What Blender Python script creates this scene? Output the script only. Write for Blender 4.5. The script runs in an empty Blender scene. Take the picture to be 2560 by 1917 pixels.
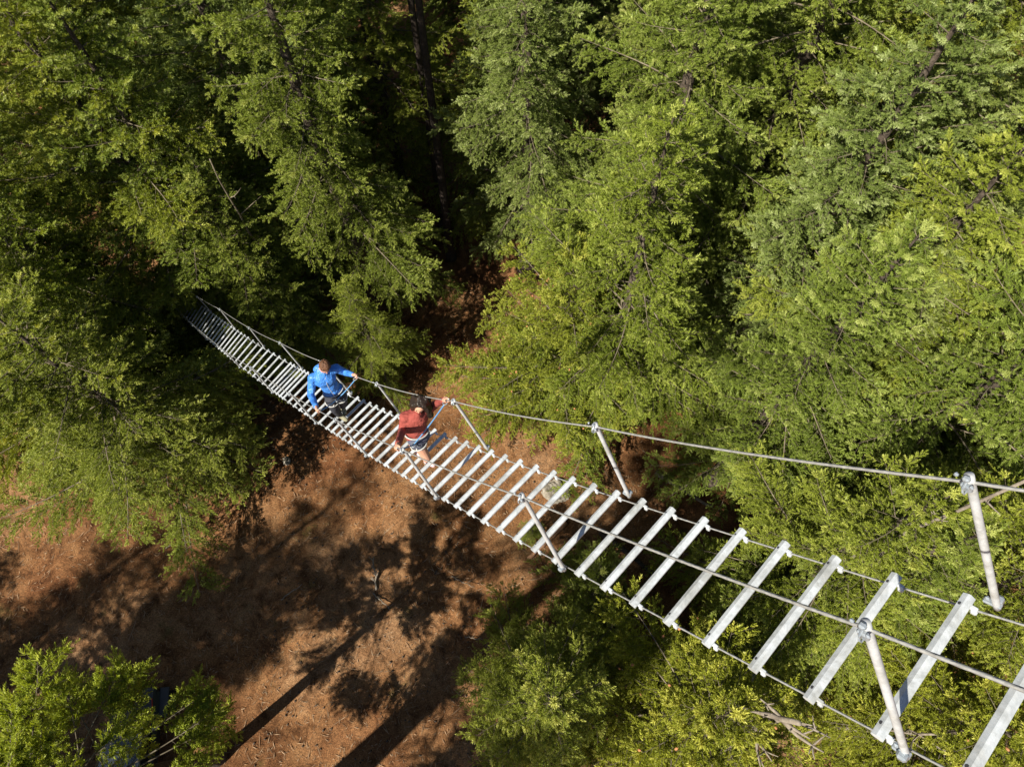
import bpy, bmesh, math, random
import numpy as np
from mathutils import Vector, Matrix
R = math.radians
sc = bpy.context.scene
COL = sc.collection

# ------------------------------------------------------------------ camera
CAMZ = 27.0; PITCH = R(24.5); FPX = 1750.0
cam_d = bpy.data.cameras.new('camera'); cam = bpy.data.objects.new('camera', cam_d); COL.objects.link(cam)
cam.location = (0, 0, CAMZ); cam.rotation_euler = (PITCH, 0, 0)
cam_d.sensor_width = 36; cam_d.lens = FPX / 2560 * 36; cam_d.clip_start = .1; cam_d.clip_end = 600
sc.camera = cam
# ------------------------------------------------------------------ light
SUN_EL = R(46); SUN_AZ = R(42)            # shadows travel towards azimuth 42 deg (x right, y up the picture)
sdir = Vector((math.cos(SUN_AZ) * math.cos(SUN_EL), math.sin(SUN_AZ) * math.cos(SUN_EL), -math.sin(SUN_EL)))
sun_d = bpy.data.lights.new('sun', 'SUN'); sun_d.energy = 5.0; sun_d.angle = R(.55); sun_d.color = (1, .93, .80)
sun = bpy.data.objects.new('sun', sun_d); COL.objects.link(sun); sun.rotation_euler = sdir.to_track_quat('-Z', 'Y').to_euler()
sun.location = (-20, -18, 50)
w = bpy.data.worlds.new('World'); sc.world = w; w.use_nodes = True
nt = w.node_tree; bg = nt.nodes['Background']; sky = nt.nodes.new('ShaderNodeTexSky'); sky.sky_type = 'NISHITA'
sky.sun_disc = False; sky.sun_elevation = SUN_EL
back = -sdir; sky.sun_rotation = math.atan2(back.x, back.y)
sky.air_density = .7; sky.dust_density = .6; nt.links.new(sky.outputs[0], bg.inputs[0]); bg.inputs[1].default_value = .05
vs = sc.view_settings; vs.view_transform = 'Standard'; vs.look = 'None'; vs.gamma = 1; vs.exposure = .8
sc.render.engine = 'CYCLES'
sc.cycles.max_bounces = 3; sc.cycles.diffuse_bounces = 1; sc.cycles.glossy_bounces = 1; sc.cycles.transmission_bounces = 1

# ------------------------------------------------------------------ helpers
def at(u, v, z):
    """place in the world, at height z, that the photograph shows at pixel u,v"""
    d = Vector(((u - 1280) / FPX, math.sin(PITCH) - (v - 958.5) / FPX * math.cos(PITCH), -math.cos(PITCH) - (v - 958.5) / FPX * math.sin(PITCH)))
    return Vector((0, 0, CAMZ)) + d * ((z - CAMZ) / d.z)
def tag(o, label=None, cat=None, group=None, kind=None):
    if label: o['label'] = label
    if cat: o['category'] = cat
    if group: o['group'] = group
    if kind: o['kind'] = kind
    return o
def empty(name, loc, rz=0):
    o = bpy.data.objects.new(name, None); COL.objects.link(o); o.location = loc; o.rotation_euler.z = rz; o.empty_display_size = .3
    return o
def link(name, me, parent=None, mat=None, smooth=False):
    o = bpy.data.objects.new(name, me); COL.objects.link(o)
    if parent: o.parent = parent
    if mat and not me.materials: me.materials.append(mat)
    if smooth: me.polygons.foreach_set('use_smooth', [True] * len(me.polygons))
    return o
def np_mesh(name, V, F, k, tint=None):
    """mesh from numpy: V (n,3), F (m,k) equal sided faces"""
    me = bpy.data.meshes.new(name); V = np.ascontiguousarray(V, np.float32); F = np.ascontiguousarray(F, np.int32)
    me.vertices.add(len(V)); me.vertices.foreach_set('co', V.ravel())
    me.loops.add(F.size); me.loops.foreach_set('vertex_index', F.ravel())
    me.polygons.add(len(F)); me.polygons.foreach_set('loop_start', np.arange(0, F.size, k, dtype=np.int32))
    me.polygons.foreach_set('loop_total', np.full(len(F), k, np.int32))
    if tint is not None:
        a = me.attributes.new('tint', 'FLOAT', 'POINT'); a.data.foreach_set('value', np.ascontiguousarray(tint, np.float32))
    me.update(calc_edges=True); return me
def sweep(P, rad, k=6, lobes=0, twist=0.0, amp=.16):
    """tube along points P with radii rad; returns V,F(quads)+caps as quads fans skipped"""
    P = np.asarray(P, float); n = len(P); rad = np.broadcast_to(rad, n)
    T = np.gradient(P, axis=0); T /= np.linalg.norm(T, axis=1)[:, None] + 1e-12
    up = np.array([0, 0, 1.]) if abs(T[0][2]) < .9 else np.array([1., 0, 0])
    A = np.cross(T, up); A /= np.linalg.norm(A, axis=1)[:, None] + 1e-12; B = np.cross(A, T)
    th = np.arange(k) * 2 * np.pi / k; tw = np.arange(n) * twist
    r = rad[:, None] * np.ones(k)[None]
    if lobes: r = r * (1 + amp * np.cos(lobes * th)[None])
    an = th[None] + tw[:, None]
    V = P[:, None] + (A[:, None] * np.cos(an)[..., None] + B[:, None] * np.sin(an)[..., None]) * r[..., None]
    i = np.arange(n - 1)[:, None] * k; j = np.arange(k)[None]; j2 = (j + 1) % k
    F = np.stack([i + j, i + j2, i + k + j2, i + k + j], -1).reshape(-1, 4)
    return V.reshape(-1, 3), F
class MB:
    """collects shapes into one bmesh"""
    def __init__(s): s.bm = bmesh.new()
    def tube(s, P, rad, k=8, cap=True):
        V, F = sweep(P, rad, k); vs_ = [s.bm.verts.new(v) for v in V]
        for f in F: s.bm.faces.new([vs_[i] for i in f])
        if cap: s.bm.faces.new(vs_[:k][::-1]); s.bm.faces.new(vs_[-k:])
        return s
    def box(s, c, size, M=None, bev=0):
        r = bmesh.ops.create_cube(s.bm, size=1); vv = r['verts']
        for v in vv: v.co = Vector((v.co.x * size[0], v.co.y * size[1], v.co.z * size[2]))
        if bev:
            es = list({e for v in vv for e in v.link_edges}); g = bmesh.ops.bevel(s.bm, geom=es, offset=bev, segments=1, affect='EDGES', profile=.5)
            vv = list({v for f in g['faces'] for v in f.verts} | {v for v in vv if v.is_valid})
        for v in vv: v.co = (M @ v.co if M else v.co) + Vector(c)
        return s
    def ball(s, c, rad, M=None, sub=2):
        r = bmesh.ops.create_icosphere(s.bm, subdivisions=sub, radius=1)
        for v in r['verts']:
            q = Vector((v.co.x * rad[0], v.co.y * rad[1], v.co.z * rad[2])); v.co = (M @ q if M else q) + Vector(c)
        return s
    def prism(s, prof, a, b, side, up):
        """profile (x,z) swept from a to b"""
        n = len(prof); ra = [s.bm.verts.new(Vector(a) + side * x + up * z) for x, z in prof]; rb = [s.bm.verts.new(Vector(b) + side * x + up * z) for x, z in prof]
        for i in range(n): s.bm.faces.new([ra[i], ra[(i + 1) % n], rb[(i + 1) % n], rb[i]])
        s.bm.faces.new(ra[::-1]); s.bm.faces.new(rb); return s
    def build(s, name, mat, parent=None, smooth=False):
        bmesh.ops.recalc_face_normals(s.bm, faces=s.bm.faces[:])
        me = bpy.data.meshes.new(name); s.bm.to_mesh(me); s.bm.free(); return link(name, me, parent, mat, smooth)

# ------------------------------------------------------------------ materials
def weather(m, scale=3.5, lo=.62):
    nt = m.node_tree; p = nt.nodes['Principled BSDF']; src = p.inputs['Base Color'].links[0].from_socket
    d = ramp(nt, noise(nt, scale, 7, .75, dist=.8), [(.36, (lo, lo * .97, lo * .9)), (.56, (1, 1, 1))])
    nt.links.new(mixc(nt, 1, src, d, 'MULTIPLY'), p.inputs['Base Color'])
def mat(name, col, rough=.6, metal=0, spec=.5):
    m = bpy.data.materials.new(name); m.use_nodes = True; p = m.node_tree.nodes['Principled BSDF']
    p.inputs['Base Color'].default_value = (*col, 1); p.inputs['Roughness'].default_value = rough; p.inputs['Metallic'].default_value = metal
    p.inputs['Specular IOR Level'].default_value = spec; return m
def ramp(nt, fac, stops):
    r = nt.nodes.new('ShaderNodeValToRGB'); e = r.color_ramp.elements
    while len(e) < len(stops): e.new(.5)
    for i, (p, c) in enumerate(stops): e[i].position = p; e[i].color = (*c, 1)
    nt.links.new(fac, r.inputs[0]); return r.outputs[0]
def noise(nt, scale, detail=4, rough=.6, coord='Object', vec=None, dist=0):
    n = nt.nodes.new('ShaderNodeTexNoise'); n.inputs['Scale'].default_value = scale; n.inputs['Detail'].default_value = detail
    n.inputs['Roughness'].default_value = rough; n.inputs['Distortion'].default_value = dist
    if vec is None:
        t = nt.nodes.new('ShaderNodeTexCoord'); vec = t.outputs[coord]
    nt.links.new(vec, n.inputs['Vector']); return n.outputs['Fac']
def mixc(nt, fac, a, b, mode='MIX'):
    m = nt.nodes.new('ShaderNodeMix'); m.data_type = 'RGBA'; m.blend_type = mode
    for s, v in ((0, fac), (6, a), (7, b)):
        if hasattr(v, 'is_output'): nt.links.new(v, m.inputs[s])
        elif s == 0: m.inputs[0].default_value = v
        else: m.inputs[s].default_value = (*v, 1)
    return m.outputs[2]
def bump(nt, h, st, d=.02):
    b = nt.nodes.new('ShaderNodeBump'); b.inputs['Strength'].default_value = st; b.inputs['Distance'].default_value = d
    nt.links.new(h, b.inputs['Height']); return b.outputs[0]
def noisy(name, stops, scale, rough=.8, metal=0, bst=.3, bd=.02, detail=6, spec=.4, coord='Object'):
    m = mat(name, (1, 1, 1), rough, metal, spec); nt = m.node_tree; p = nt.nodes['Principled BSDF']
    f = noise(nt, scale, detail, .65, coord); nt.links.new(ramp(nt, f, stops), p.inputs['Base Color'])
    if bst: nt.links.new(bump(nt, f, bst, bd), p.inputs['Normal'])
    return m
def leaf_mat(name, c0, c1, c2, rough=.5, trans=.3):
    """needles: colour runs old -> young along the vertex attribute 'tint', varies from tree to tree"""
    m = bpy.data.materials.new(name); m.use_nodes = True; nt = m.node_tree; p = nt.nodes['Principled BSDF']
    a = nt.nodes.new('ShaderNodeAttribute'); a.attribute_name = 'tint'
    col = ramp(nt, a.outputs['Fac'], [(0, c0), (.5, c1), (1, c2)])
    oi = nt.nodes.new('ShaderNodeObjectInfo')
    var = ramp(nt, oi.outputs['Random'], [(0, (.88, .93, .95)), (.5, (1, 1, 1)), (1, (1.10, 1.02, .85))])
    col = mixc(nt, 1.0, col, var, 'MULTIPLY')
    nt.links.new(col, p.inputs['Base Color']); p.inputs['Roughness'].default_value = rough; p.inputs['Specular IOR Level'].default_value = .35
    tr = nt.nodes.new('ShaderNodeBsdfTranslucent'); nt.links.new(mixc(nt, 1.0, col, (1.3, 1.25, .5), 'MULTIPLY'), tr.inputs[0])
    mx = nt.nodes.new('ShaderNodeMixShader'); mx.inputs[0].default_value = trans
    nt.links.new(p.outputs[0], mx.inputs[1]); nt.links.new(tr.outputs[0], mx.inputs[2])
    nt.links.new(mx.outputs[0], nt.nodes['Material Output'].inputs[0]); return m

M = {}
M['steel'] = noisy('galvanised steel', [(.3, (.50, .54, .57)), (.55, (.63, .67, .70)), (.8, (.72, .75, .77))], 30, .5, .25, .08, .002)
M['post'] = noisy('galvanised tube', [(.3, (.50, .52, .54)), (.6, (.62, .64, .66)), (.85, (.70, .71, .72))], 22, .48, .2, .06, .002)
M['clamp'] = noisy('clamp steel', [(.3, (.30, .35, .39)), (.7, (.48, .52, .56))], 60, .35, .5, .1, .003)
M['cable'] = noisy('wire rope', [(.3, (.26, .26, .25)), (.7, (.50, .50, .48))], 40, .5, .35, .1, .002)
M['hole'] = mat('drilled hole', (.03, .03, .035), .9)
M['fir'] = leaf_mat('fir needles', (.06, .085, .014), (.25, .315, .045), (.54, .58, .17))
M['blue_fir'] = leaf_mat('glaucous fir needles', (.06, .09, .022), (.25, .315, .07), (.56, .62, .27))
M['yellow_fir'] = leaf_mat('young fir needles', (.07, .095, .012), (.285, .34, .04), (.56, .59, .14))
M['pine'] = leaf_mat('pine needles', (.15, .19, .02), (.36, .42, .045), (.54, .57, .10), .5, .35)
M['bark'] = noisy('fir bark', [(.3, (.03, .022, .016)), (.5, (.08, .06, .045)), (.75, (.16, .13, .10))], 9, .95, 0, .9, .05)
M['limb'] = noisy('grey limb bark', [(.3, (.09, .07, .045)), (.6, (.19, .16, .11)), (.8, (.34, .30, .24))], 6, .9, 0, .4, .01)
M['dead'] = noisy('bleached dead wood', [(.3, (.15, .12, .09)), (.6, (.28, .24, .19)), (.8, (.46, .42, .36))], 8, .9, 0, .4, .01)
M['cone'] = noisy('fir cone', [(.3, (.36, .15, .06)), (.7, (.52, .25, .11))], 30, .8, 0, .5, .01)

weather(M['steel']); weather(M['post'], 5, .7)
def ground_mat():
    m = mat('needle litter', (1, 1, 1), .95, 0, .2); nt = m.node_tree; p = nt.nodes['Principled BSDF']
    big = noise(nt, .16, 5, .6); mid = noise(nt, 1.6, 8, .72, dist=.6); fine = noise(nt, 22, 6, .8)
    a = ramp(nt, big, [(.35, (.165, .074, .032)), (.5, (.23, .122, .056)), (.68, (.295, .18, .10))])
    b = ramp(nt, mid, [(.36, (.35, .29, .23)), (.5, (.95, .90, .85)), (.66, (1.35, 1.4, 1.4))])
    c = ramp(nt, fine, [(.32, (.22, .20, .18)), (.5, (.95, .93, .9)), (.70, (2.1, 1.95, 1.8))])
    col = mixc(nt, 1, mixc(nt, 1, a, b, 'MULTIPLY'), c, 'MULTIPLY')
    moss = ramp(nt, noise(nt, .55, 6, .7), [(.60, (0, 0, 0)), (.74, (1, 1, 1))])
    col = mixc(nt, moss, col, mixc(nt, 1, (.12, .11, .035), c, 'MULTIPLY'))
    nt.links.new(col, p.inputs['Base Color']); nt.links.new(bump(nt, fine, .9, .05), p.inputs['Normal']); return m
M['ground'] = ground_mat()

# ------------------------------------------------------------------ ground
rng = np.random.default_rng(7)
def gz(x, y):
    return .16 * np.sin(x * .41 + 1) * np.cos(y * .36) + .10 * np.sin(x * .93 + y * .7) + .05 * np.sin(x * 2.1 - y * 1.7 + 2)
gx = np.concatenate([np.linspace(-240, -45, 12), np.linspace(-42, 42, 240), np.linspace(45, 240, 12)])
gy = np.concatenate([np.linspace(-200, -33, 10), np.linspace(-30, 55, 240), np.linspace(58, 300, 14)])
X, Y = np.meshgrid(gx, gy); Z = gz(X, Y) + rng.normal(0, .012, X.shape)
V = np.stack([X, Y, Z], -1).reshape(-1, 3); nx = len(gx)
i = np.arange(len(gy) - 1)[:, None] * nx + np.arange(nx - 1)[None]
F = np.stack([i, i + 1, i + nx + 1, i + nx], -1).reshape(-1, 4)
gr = link('ground', np_mesh('ground', V, F, 4), None, M['ground'], True); tag(gr, kind='structure')

# ------------------------------------------------------------------ conifers
def rotz(v, a):
    c, s = math.cos(a), math.sin(a); return np.array([v[0] * c - v[1] * s, v[0] * s + v[1] * c, v[2]])
def shoot_template(nn, spread, wid, rg):
    """one young shoot: needles all round a twig of unit length along +x"""
    V = []; 
    for k in range(nn):
        x = k / nn * .86; a = k * 2.39996 + rg.uniform(-.3, .3); l = spread * (1 - .35 * x) * rg.uniform(.85, 1.15)
        d = np.array([0, math.cos(a), math.sin(a)]); t = np.array([0, -math.sin(a), math.cos(a)])
        b = np.array([x, 0, 0]) + d * .01; tip = b + d * l + np.array([l * rg.uniform(.6, 1.0), 0, 0])
        V += [b - t * wid + np.array([-.03, 0, 0]), b + t * wid, tip + t * wid * .35]
    for a in (.3, 2.2, 4.5):
        d = np.array([0, math.cos(a), math.sin(a)]); V += [np.array([.8, 0, 0]) - d * wid * 1.1, np.array([.8, 0, 0]) + d * wid * 1.1, np.array([1.12, 0, 0]) + d * .05]
    return np.array(V)
def place_shoots(pos, dirs, length, T):
    pos = np.asarray(pos); X = np.asarray(dirs); X = X / np.linalg.norm(X, axis=1)[:, None]
    up = np.tile([0.1, .05, 1.], (len(X), 1)); Yv = np.cross(up, X); Yv /= np.linalg.norm(Yv, axis=1)[:, None] + 1e-9; Zv = np.cross(X, Yv)
    th = rng.uniform(0, 6.28, len(X)); c, s = np.cos(th)[:, None], np.sin(th)[:, None]; Yv, Zv = Yv * c + Zv * s, Zv * c - Yv * s
    L = np.asarray(length)[:, None, None]
    V = pos[:, None] + L * (T[None, :, 0:1] * X[:, None] + T[None, :, 1:2] * Yv[:, None] + T[None, :, 2:3] * Zv[:, None])
    V = V.reshape(-1, 3); return V, np.arange(len(V), dtype=np.int32).reshape(-1, 3)
def tree_meshes(name, seed, H, Rc, zb, nb, shoot=.155, dens=1.0, nn=12, leaf='fir', dead=0, open_=.0, wide=.28, trunk_r=None, flat=1.0):
    """trunk, branches, crown meshes of one conifer, base at the origin"""
    rg = np.random.default_rng(seed)
    # trunk
    n = 26; zz = np.linspace(-.3, H, n); lean = rg.uniform(-.02, .02, 2)
    cx = lean[0] * zz + .05 * np.sin(zz * .5 + seed); cy = lean[1] * zz + .05 * np.cos(zz * .43)
    rad = (trunk_r or .018 * H) * (1 - np.clip(zz / H, 0, 1)) ** .85 + .012; rad[:2] *= 1.25
    tv, tf = sweep(np.stack([cx, cy, zz], 1), rad, 10); trunk = np_mesh(name + ' trunk', tv, tf, 4); trunk.materials.append(M['bark'])
    trunk.polygons.foreach_set('use_smooth', [True] * len(trunk.polygons))
    BV, BF, off = [], [], 0; sp, sd, sl, stn = [], [], [], []
    def addt(P, r, k):
        nonlocal off
        v, f = sweep(P, r, k); BV.append(v); BF.append(f + off); off += len(v)
    az = rg.uniform(0, 6.28); ph = rg.uniform(0, 6.28, 4)
    for b in range(nb):
        t = (b + rg.uniform(0, 1)) / nb; z = zb + (H - .25 - zb) * t ** .92; az += 2.39996 + rg.uniform(-.5, .5)
        prof = (1 - t) ** .55 * (.6 + .4 * min(1, t / .15))
        lob = 1 + .30 * math.sin(az * 2 + ph[0] + z * .5) + .2 * math.sin(az * 3 + ph[1] - z * .9)
        L = max(.3, Rc * prof * lob * (rg.uniform(.85, 1.2) if rg.random() < .6 else rg.uniform(.5, .8))); e0 = math.tan(R(-14 + 46 * t + rg.uniform(-9, 9))); dr = rg.uniform(.12, .40) * (1 - t * .6)
        m = 9; s = np.linspace(0, 1, m); a2 = az + rg.uniform(-.25, .25) * s
        c0 = np.array([np.interp(z, zz, cx), np.interp(z, zz, cy), z])
        P = c0 + np.stack([np.cos(a2) * L * s, np.sin(a2) * L * s, L * (e0 * s - dr * s ** 2 + dr * .55 * s ** 4)], 1)
        addt(P, (.007 + .008 * L) * (1 - s * .85), 4)
        if t < dead and rg.random() < .6:      # bare lower limb
            for q in range(5):
                k = rg.integers(3, m - 1); d = rotz(P[k + 1] - P[k], rg.choice([-1, 1]) * rg.uniform(.5, 1)); d /= np.linalg.norm(d)
                addt(np.stack([P[k], P[k] + d * .3 * L * .5, P[k] + d * .3 * L + [0, 0, -.1]]), [.008, .006, .003], 3)
            continue
        ntw = max(4, int(L * 7.0 * dens)); ss = np.linspace(.26 + open_, .97, ntw)
        for q, s0 in enumerate(ss):
            k = min(m - 2, int(s0 * (m - 1))); fr = s0 * (m - 1) - k; p0 = P[k] * (1 - fr) + P[k + 1] * fr; d = P[k + 1] - P[k]; d = d / np.linalg.norm(d)
            side = 1 if q % 2 else -1
            td = rotz(d, side * rg.uniform(.5, 1.2)); td[2] += rg.uniform(-.55, .2); td /= np.linalg.norm(td)
            Lt = (L * .36 * (1 - s0 * .68) + .22) * rg.uniform(.7, 1.3)
            tp = np.stack([p0, p0 + td * Lt * .5 + [0, 0, .01], p0 + td * Lt + [0, 0, -.16 * Lt]])
            addt(tp, [.005, .0035, .002], 3)
            nf = max(3, int(Lt / (shoot * .52) * dens)); fs = np.linspace(.12, 1, nf) ** .9
            for g, f0 in enumerate(fs):
                pos = tp[0] * (1 - f0) + tp[2] * f0 + np.array([0, 0, .04 * Lt * math.sin(f0 * 3.1)])
                for sgn in ((-1, 1) if f0 < .95 else (0,)):
                    fd = rotz(td, sgn * rg.uniform(.25, 1.05)); fd[2] += rg.uniform(-.3, .45); fl = shoot * rg.uniform(.65, 1.25) * (1.05 - .25 * f0)
                    sp.append(pos + rg.normal(0, .025, 3)); sd.append(fd); sl.append(fl); stn.append(.25 * f0 + .35 * s0 + rg.uniform(-.12, .28))
        for g in range(4): sp.append(P[-1]); sd.append(rotz(P[-1] - P[-2], rg.uniform(-.7, .7))); sl.append(shoot * 1.2); stn.append(rg.uniform(.6, 1))
    for g in range(7):
        a = g * 2.4; sp.append([cx[-1], cy[-1], H - .12 * (g // 3)]); sd.append([math.cos(a) * .6, math.sin(a) * .6, .9]); sl.append(shoot * 1.3); stn.append(.9)
    br = np_mesh(name + ' limbs', np.concatenate(BV), np.concatenate(BF), 4); br.materials.append(M['limb'])
    T = shoot_template(nn, .46, wide * .34, rg)
    V, F = place_shoots(sp, sd, sl, T)
    cr = np_mesh(name + ' foliage', V, F, 3, np.clip(np.repeat(stn, len(T)), 0, 1)); cr.materials.append(M[leaf])
    return trunk, br, cr
KIND = {}
def kind(key, *a, **k): KIND[key] = tree_meshes(key, *a, **k)
kind('tall_a', 11, 22, 3.3, 3.2, 170, dead=.08)
kind('tall_b', 12, 20, 3.1, 3.0, 160, dead=.05, leaf='blue_fir')
kind('mid_a', 13, 16, 3.2, 1.4, 140, leaf='yellow_fir')
kind('mid_b', 14, 17, 3.0, 1.8, 140)
kind('broad', 15, 12, 3.7, .9, 130, leaf='yellow_fir', shoot=.19)
kind('drape', 18, 17, 4.4, 1.6, 130)
kind('young', 16, 7, 1.8, .3, 70, shoot=.15)
kind('high', 17, 27, 2.9, 12.5, 90, dead=.12, trunk_r=.62)
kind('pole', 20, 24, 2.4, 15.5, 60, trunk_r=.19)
KIND['pole'][0].materials[0] = noisy('dark damp bark', [(.3, (.018, .013, .010)), (.6, (.05, .036, .027)), (.8, (.09, .07, .055))], 9, .95, 0, .9, .05)  # stem bark coloured darker to paint in the shade of the gap
kind('pine', 19, 12, 3.3, 6.0, 64, leaf='pine', shoot=.2, open_=.34, dens=1.05)

def add_tree(key, x, y, s, rz, label, group=None, name='fir_tree', cat='fir tree', sz=1.0):
    if key == 'pine': name, cat = 'pine_tree', 'pine tree'
    t = empty(name, (x, y, float(gz(x, y)) - .05), rz); t.scale = (s, s, s * sz); tag(t, label, cat, group)
    for n_, me in zip(('trunk', 'limbs', 'crown'), KIND[key]): link(n_, me, t)
    return t
# (u, v, z of crown middle, kind, scale, turn, label)
TREES = [
 (1400, 925, 4, 'broad', .9, 0.3, 'bright yellow-green fir beside the bridge, its low broad crown nearest the woman'),
 (1560, 830, 8, 'mid_a', 1.05, 1.3, 'yellow-green fir joined to the low broad one beside the bridge, right of it'),
 (1340, 120, 12, 'tall_b', 1.0, 1.1, 'blue-green fir at the top of the photo, right of the dark gap between the stands'),
 (1640, 450, 10, 'tall_a', .95, 2.0, 'tall green fir above the bright low fir in the middle'),
 (1950, 220, 13, 'tall_a', 1.05, 3.0, 'tall fir with pale tips left of the narrow black gap at upper right'),
 (1980, 640, 10, 'tall_b', .95, 4.1, 'silvery blue-green fir in the middle of the right-hand stand'),
 (2330, 160, 14, 'tall_a', 1.1, 5.0, 'tallest pale-tipped fir in the upper right corner'),
 (2390, 560, 12, 'tall_b', 1.0, .7, 'fir with layered pale sprays at the right edge, below the corner tree'),
 (2180, 830, 9, 'mid_a', 1.05, 1.9, 'yellowish fir below the silvery fir on the right'),
 (1900, 1070, 6, 'mid_b', .95, 2.7, 'darker fir behind the upper handrail cable, right of the ground gap'),
 (2420, 1010, 10, 'mid_b', 1.1, 3.6, 'dark green fir at the right edge above the handrail cable'),
 (2560, 1420, 11, 'mid_a', .95, 4.4, 'sunlit fir cut by the right edge beside the nearest handrail post'),
 (1340, 1740, 4, 'mid_b', .78, 5.2, 'small dark shaded fir at the bottom, left of the cone-bearing fir'),
 (1720, 1800, 8, 'broad', 1.0, .2, 'broad bright fir with orange cones below the bridge'),
 (2030, 1500, 6, 'mid_b', .85, 1.4, 'shaded fir seen through the rungs of the near end of the bridge'),
 (2420, 1830, 8, 'broad', .95, 2.2, 'fir in the bottom right corner under the nearest rung'),
 (1480, 1480, 3, 'young', .95, 2.9, 'young fir with loose twigs just below the bridge, left of the shaded fir'),
 (840, 450, 9, 'tall_a', .9, 1.0, 'fir with bright right-hand sprays beside the dark gap, left of it'),
 (560, 130, 12, 'tall_b', 1.0, .1, 'fir near the top, second clump in from the left corner'),
 (270, 330, 12, 'mid_a', 1.15, 2.4, 'broad fir with pale tips in the upper left stand'),
 (225, 1960, 8, 'pine', 1.0, .9, 'small light-green pine with bare pale limbs over the parked vehicle, bottom left corner'),
 (40, 60, 13, 'tall_a', 1.0, 3.3, 'fir in the top left corner'),
 (250, 800, 5, 'broad', .85, 2.9, 'bright fir at the far end of the bridge, on its left side'),
 (60, 800, 5, 'broad', .95, 4.9, 'bright fir at the left edge between the clearing and the half-way tree'),
 (40, 600, 10, 'mid_a', 1.1, 4.2, 'fir at the left edge, half way up the photo'),
 (500, 560, 8, 'mid_b', 1.0, 5.1, 'darker fir behind the bare hanging branch, above the far end of the bridge'),
 (110, 1010, 4, 'broad', .95, .5, 'yellow-green fir at the left edge above the clearing'),
 (385, 1075, 5, 'drape', 1.0, 1.6, 'fir whose long drooping sprays hang over the clearing left of the bridge'),
 (930, 850, 4, 'mid_a', .5, 2.2, 'small bright fir reaching up beside the bridge at the blue-jacketed man'),
 (700, 770, 4, 'mid_b', .7, 2.6, 'small fir with sprays reaching over the far bridge rungs'),
 (960, 230, 7, 'mid_b', 1.0, 4.0, 'dark shaded fir standing back in the gap at the top'),
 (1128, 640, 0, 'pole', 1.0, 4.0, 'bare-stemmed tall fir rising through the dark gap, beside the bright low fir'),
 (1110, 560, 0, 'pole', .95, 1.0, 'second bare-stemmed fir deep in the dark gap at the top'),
]
for (u, v, z, k, s, rz, lab) in TREES:
    p = at(u, v, z); add_tree(k, p.x, p.y, s, rz, lab, sz=.75 if k == 'drape' else 1)
add_tree('mid_b', -9.2, 13.3, .68, 1.0, 'small fir whose sprays lie over the far bridge rungs from above')
add_tree('mid_a', -13.1, 9.9, .78, 2.0, 'small fir whose sprays cover the lower edge of the far bridge end')
# the rest of the wood: trees half hidden behind the ones above, and those round the clearing that only throw shade into it
spots = [tuple(at(u, v, z).xy) for (u, v, z, *_ ) in TREES]
CLEAR = [tuple(at(u, v, 0).xy) for u, v in ((-400, 1150), (330, 1250), (640, 1180), (700, 1020), (860, 760), (1150, 720), (1180, 950), (1400, 1130), (1420, 1330), (1200, 1420), (1230, 2300), (-800, 2300))]
def inside(x, y, P):
    c = False
    for (x1, y1), (x2, y2) in zip(P, P[1:] + P[:1]):
        if (y1 > y) != (y2 > y) and x < (x2 - x1) * (y - y1) / (y2 - y1) + x1: c = not c
    return c
rt = random.Random(5); k = 0
while k < 58:
    x, y = rt.uniform(-40, 40), rt.uniform(1, 40)
    near = min(math.hypot(x - a, y - b) for a, b in spots)
    if abs(x) > .85 * y + 15 or (x < -14 and y < 16) or near < 2.5 or any(inside(x + 1.6 * math.cos(q), y + 1.6 * math.sin(q), CLEAR) for q in range(6)) or (abs(x) < 10 and y < 3): 
        if rt.random() < .998: continue
        else: break
    spots.append((x, y)); k += 1
    ky = rt.choice(['tall_a', 'tall_b', 'mid_a', 'mid_b'])
    if y > 30: where = 'at the top edge of the photo, left of the dark gap' if x < -3 else 'at the top edge of the photo, right of the dark gap'
    elif x < -22: where = 'along the left edge of the photo above the clearing'
    elif x < -9: where = 'inside the left stand above the far bridge end'
    elif x < 1: where = 'around the dark gap behind the two people'
    elif x < 11: where = 'just right of the bright low fir'
    elif x < 20: where = 'inside the right stand above the handrail cable'
    else: where = 'along the right edge of the photo'
    look = {'tall_a': 'tall green', 'tall_b': 'pale bluish-green', 'mid_a': 'shorter yellow-green', 'mid_b': 'shorter dark green'}[ky]
    where = where.replace(' of the photo', '')
    add_tree(ky, x, y, rt.uniform(.8, 1.05), rt.uniform(0, 6.3), look + ' half-hidden fir ' + where, look + ' firs ' + where)
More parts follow.
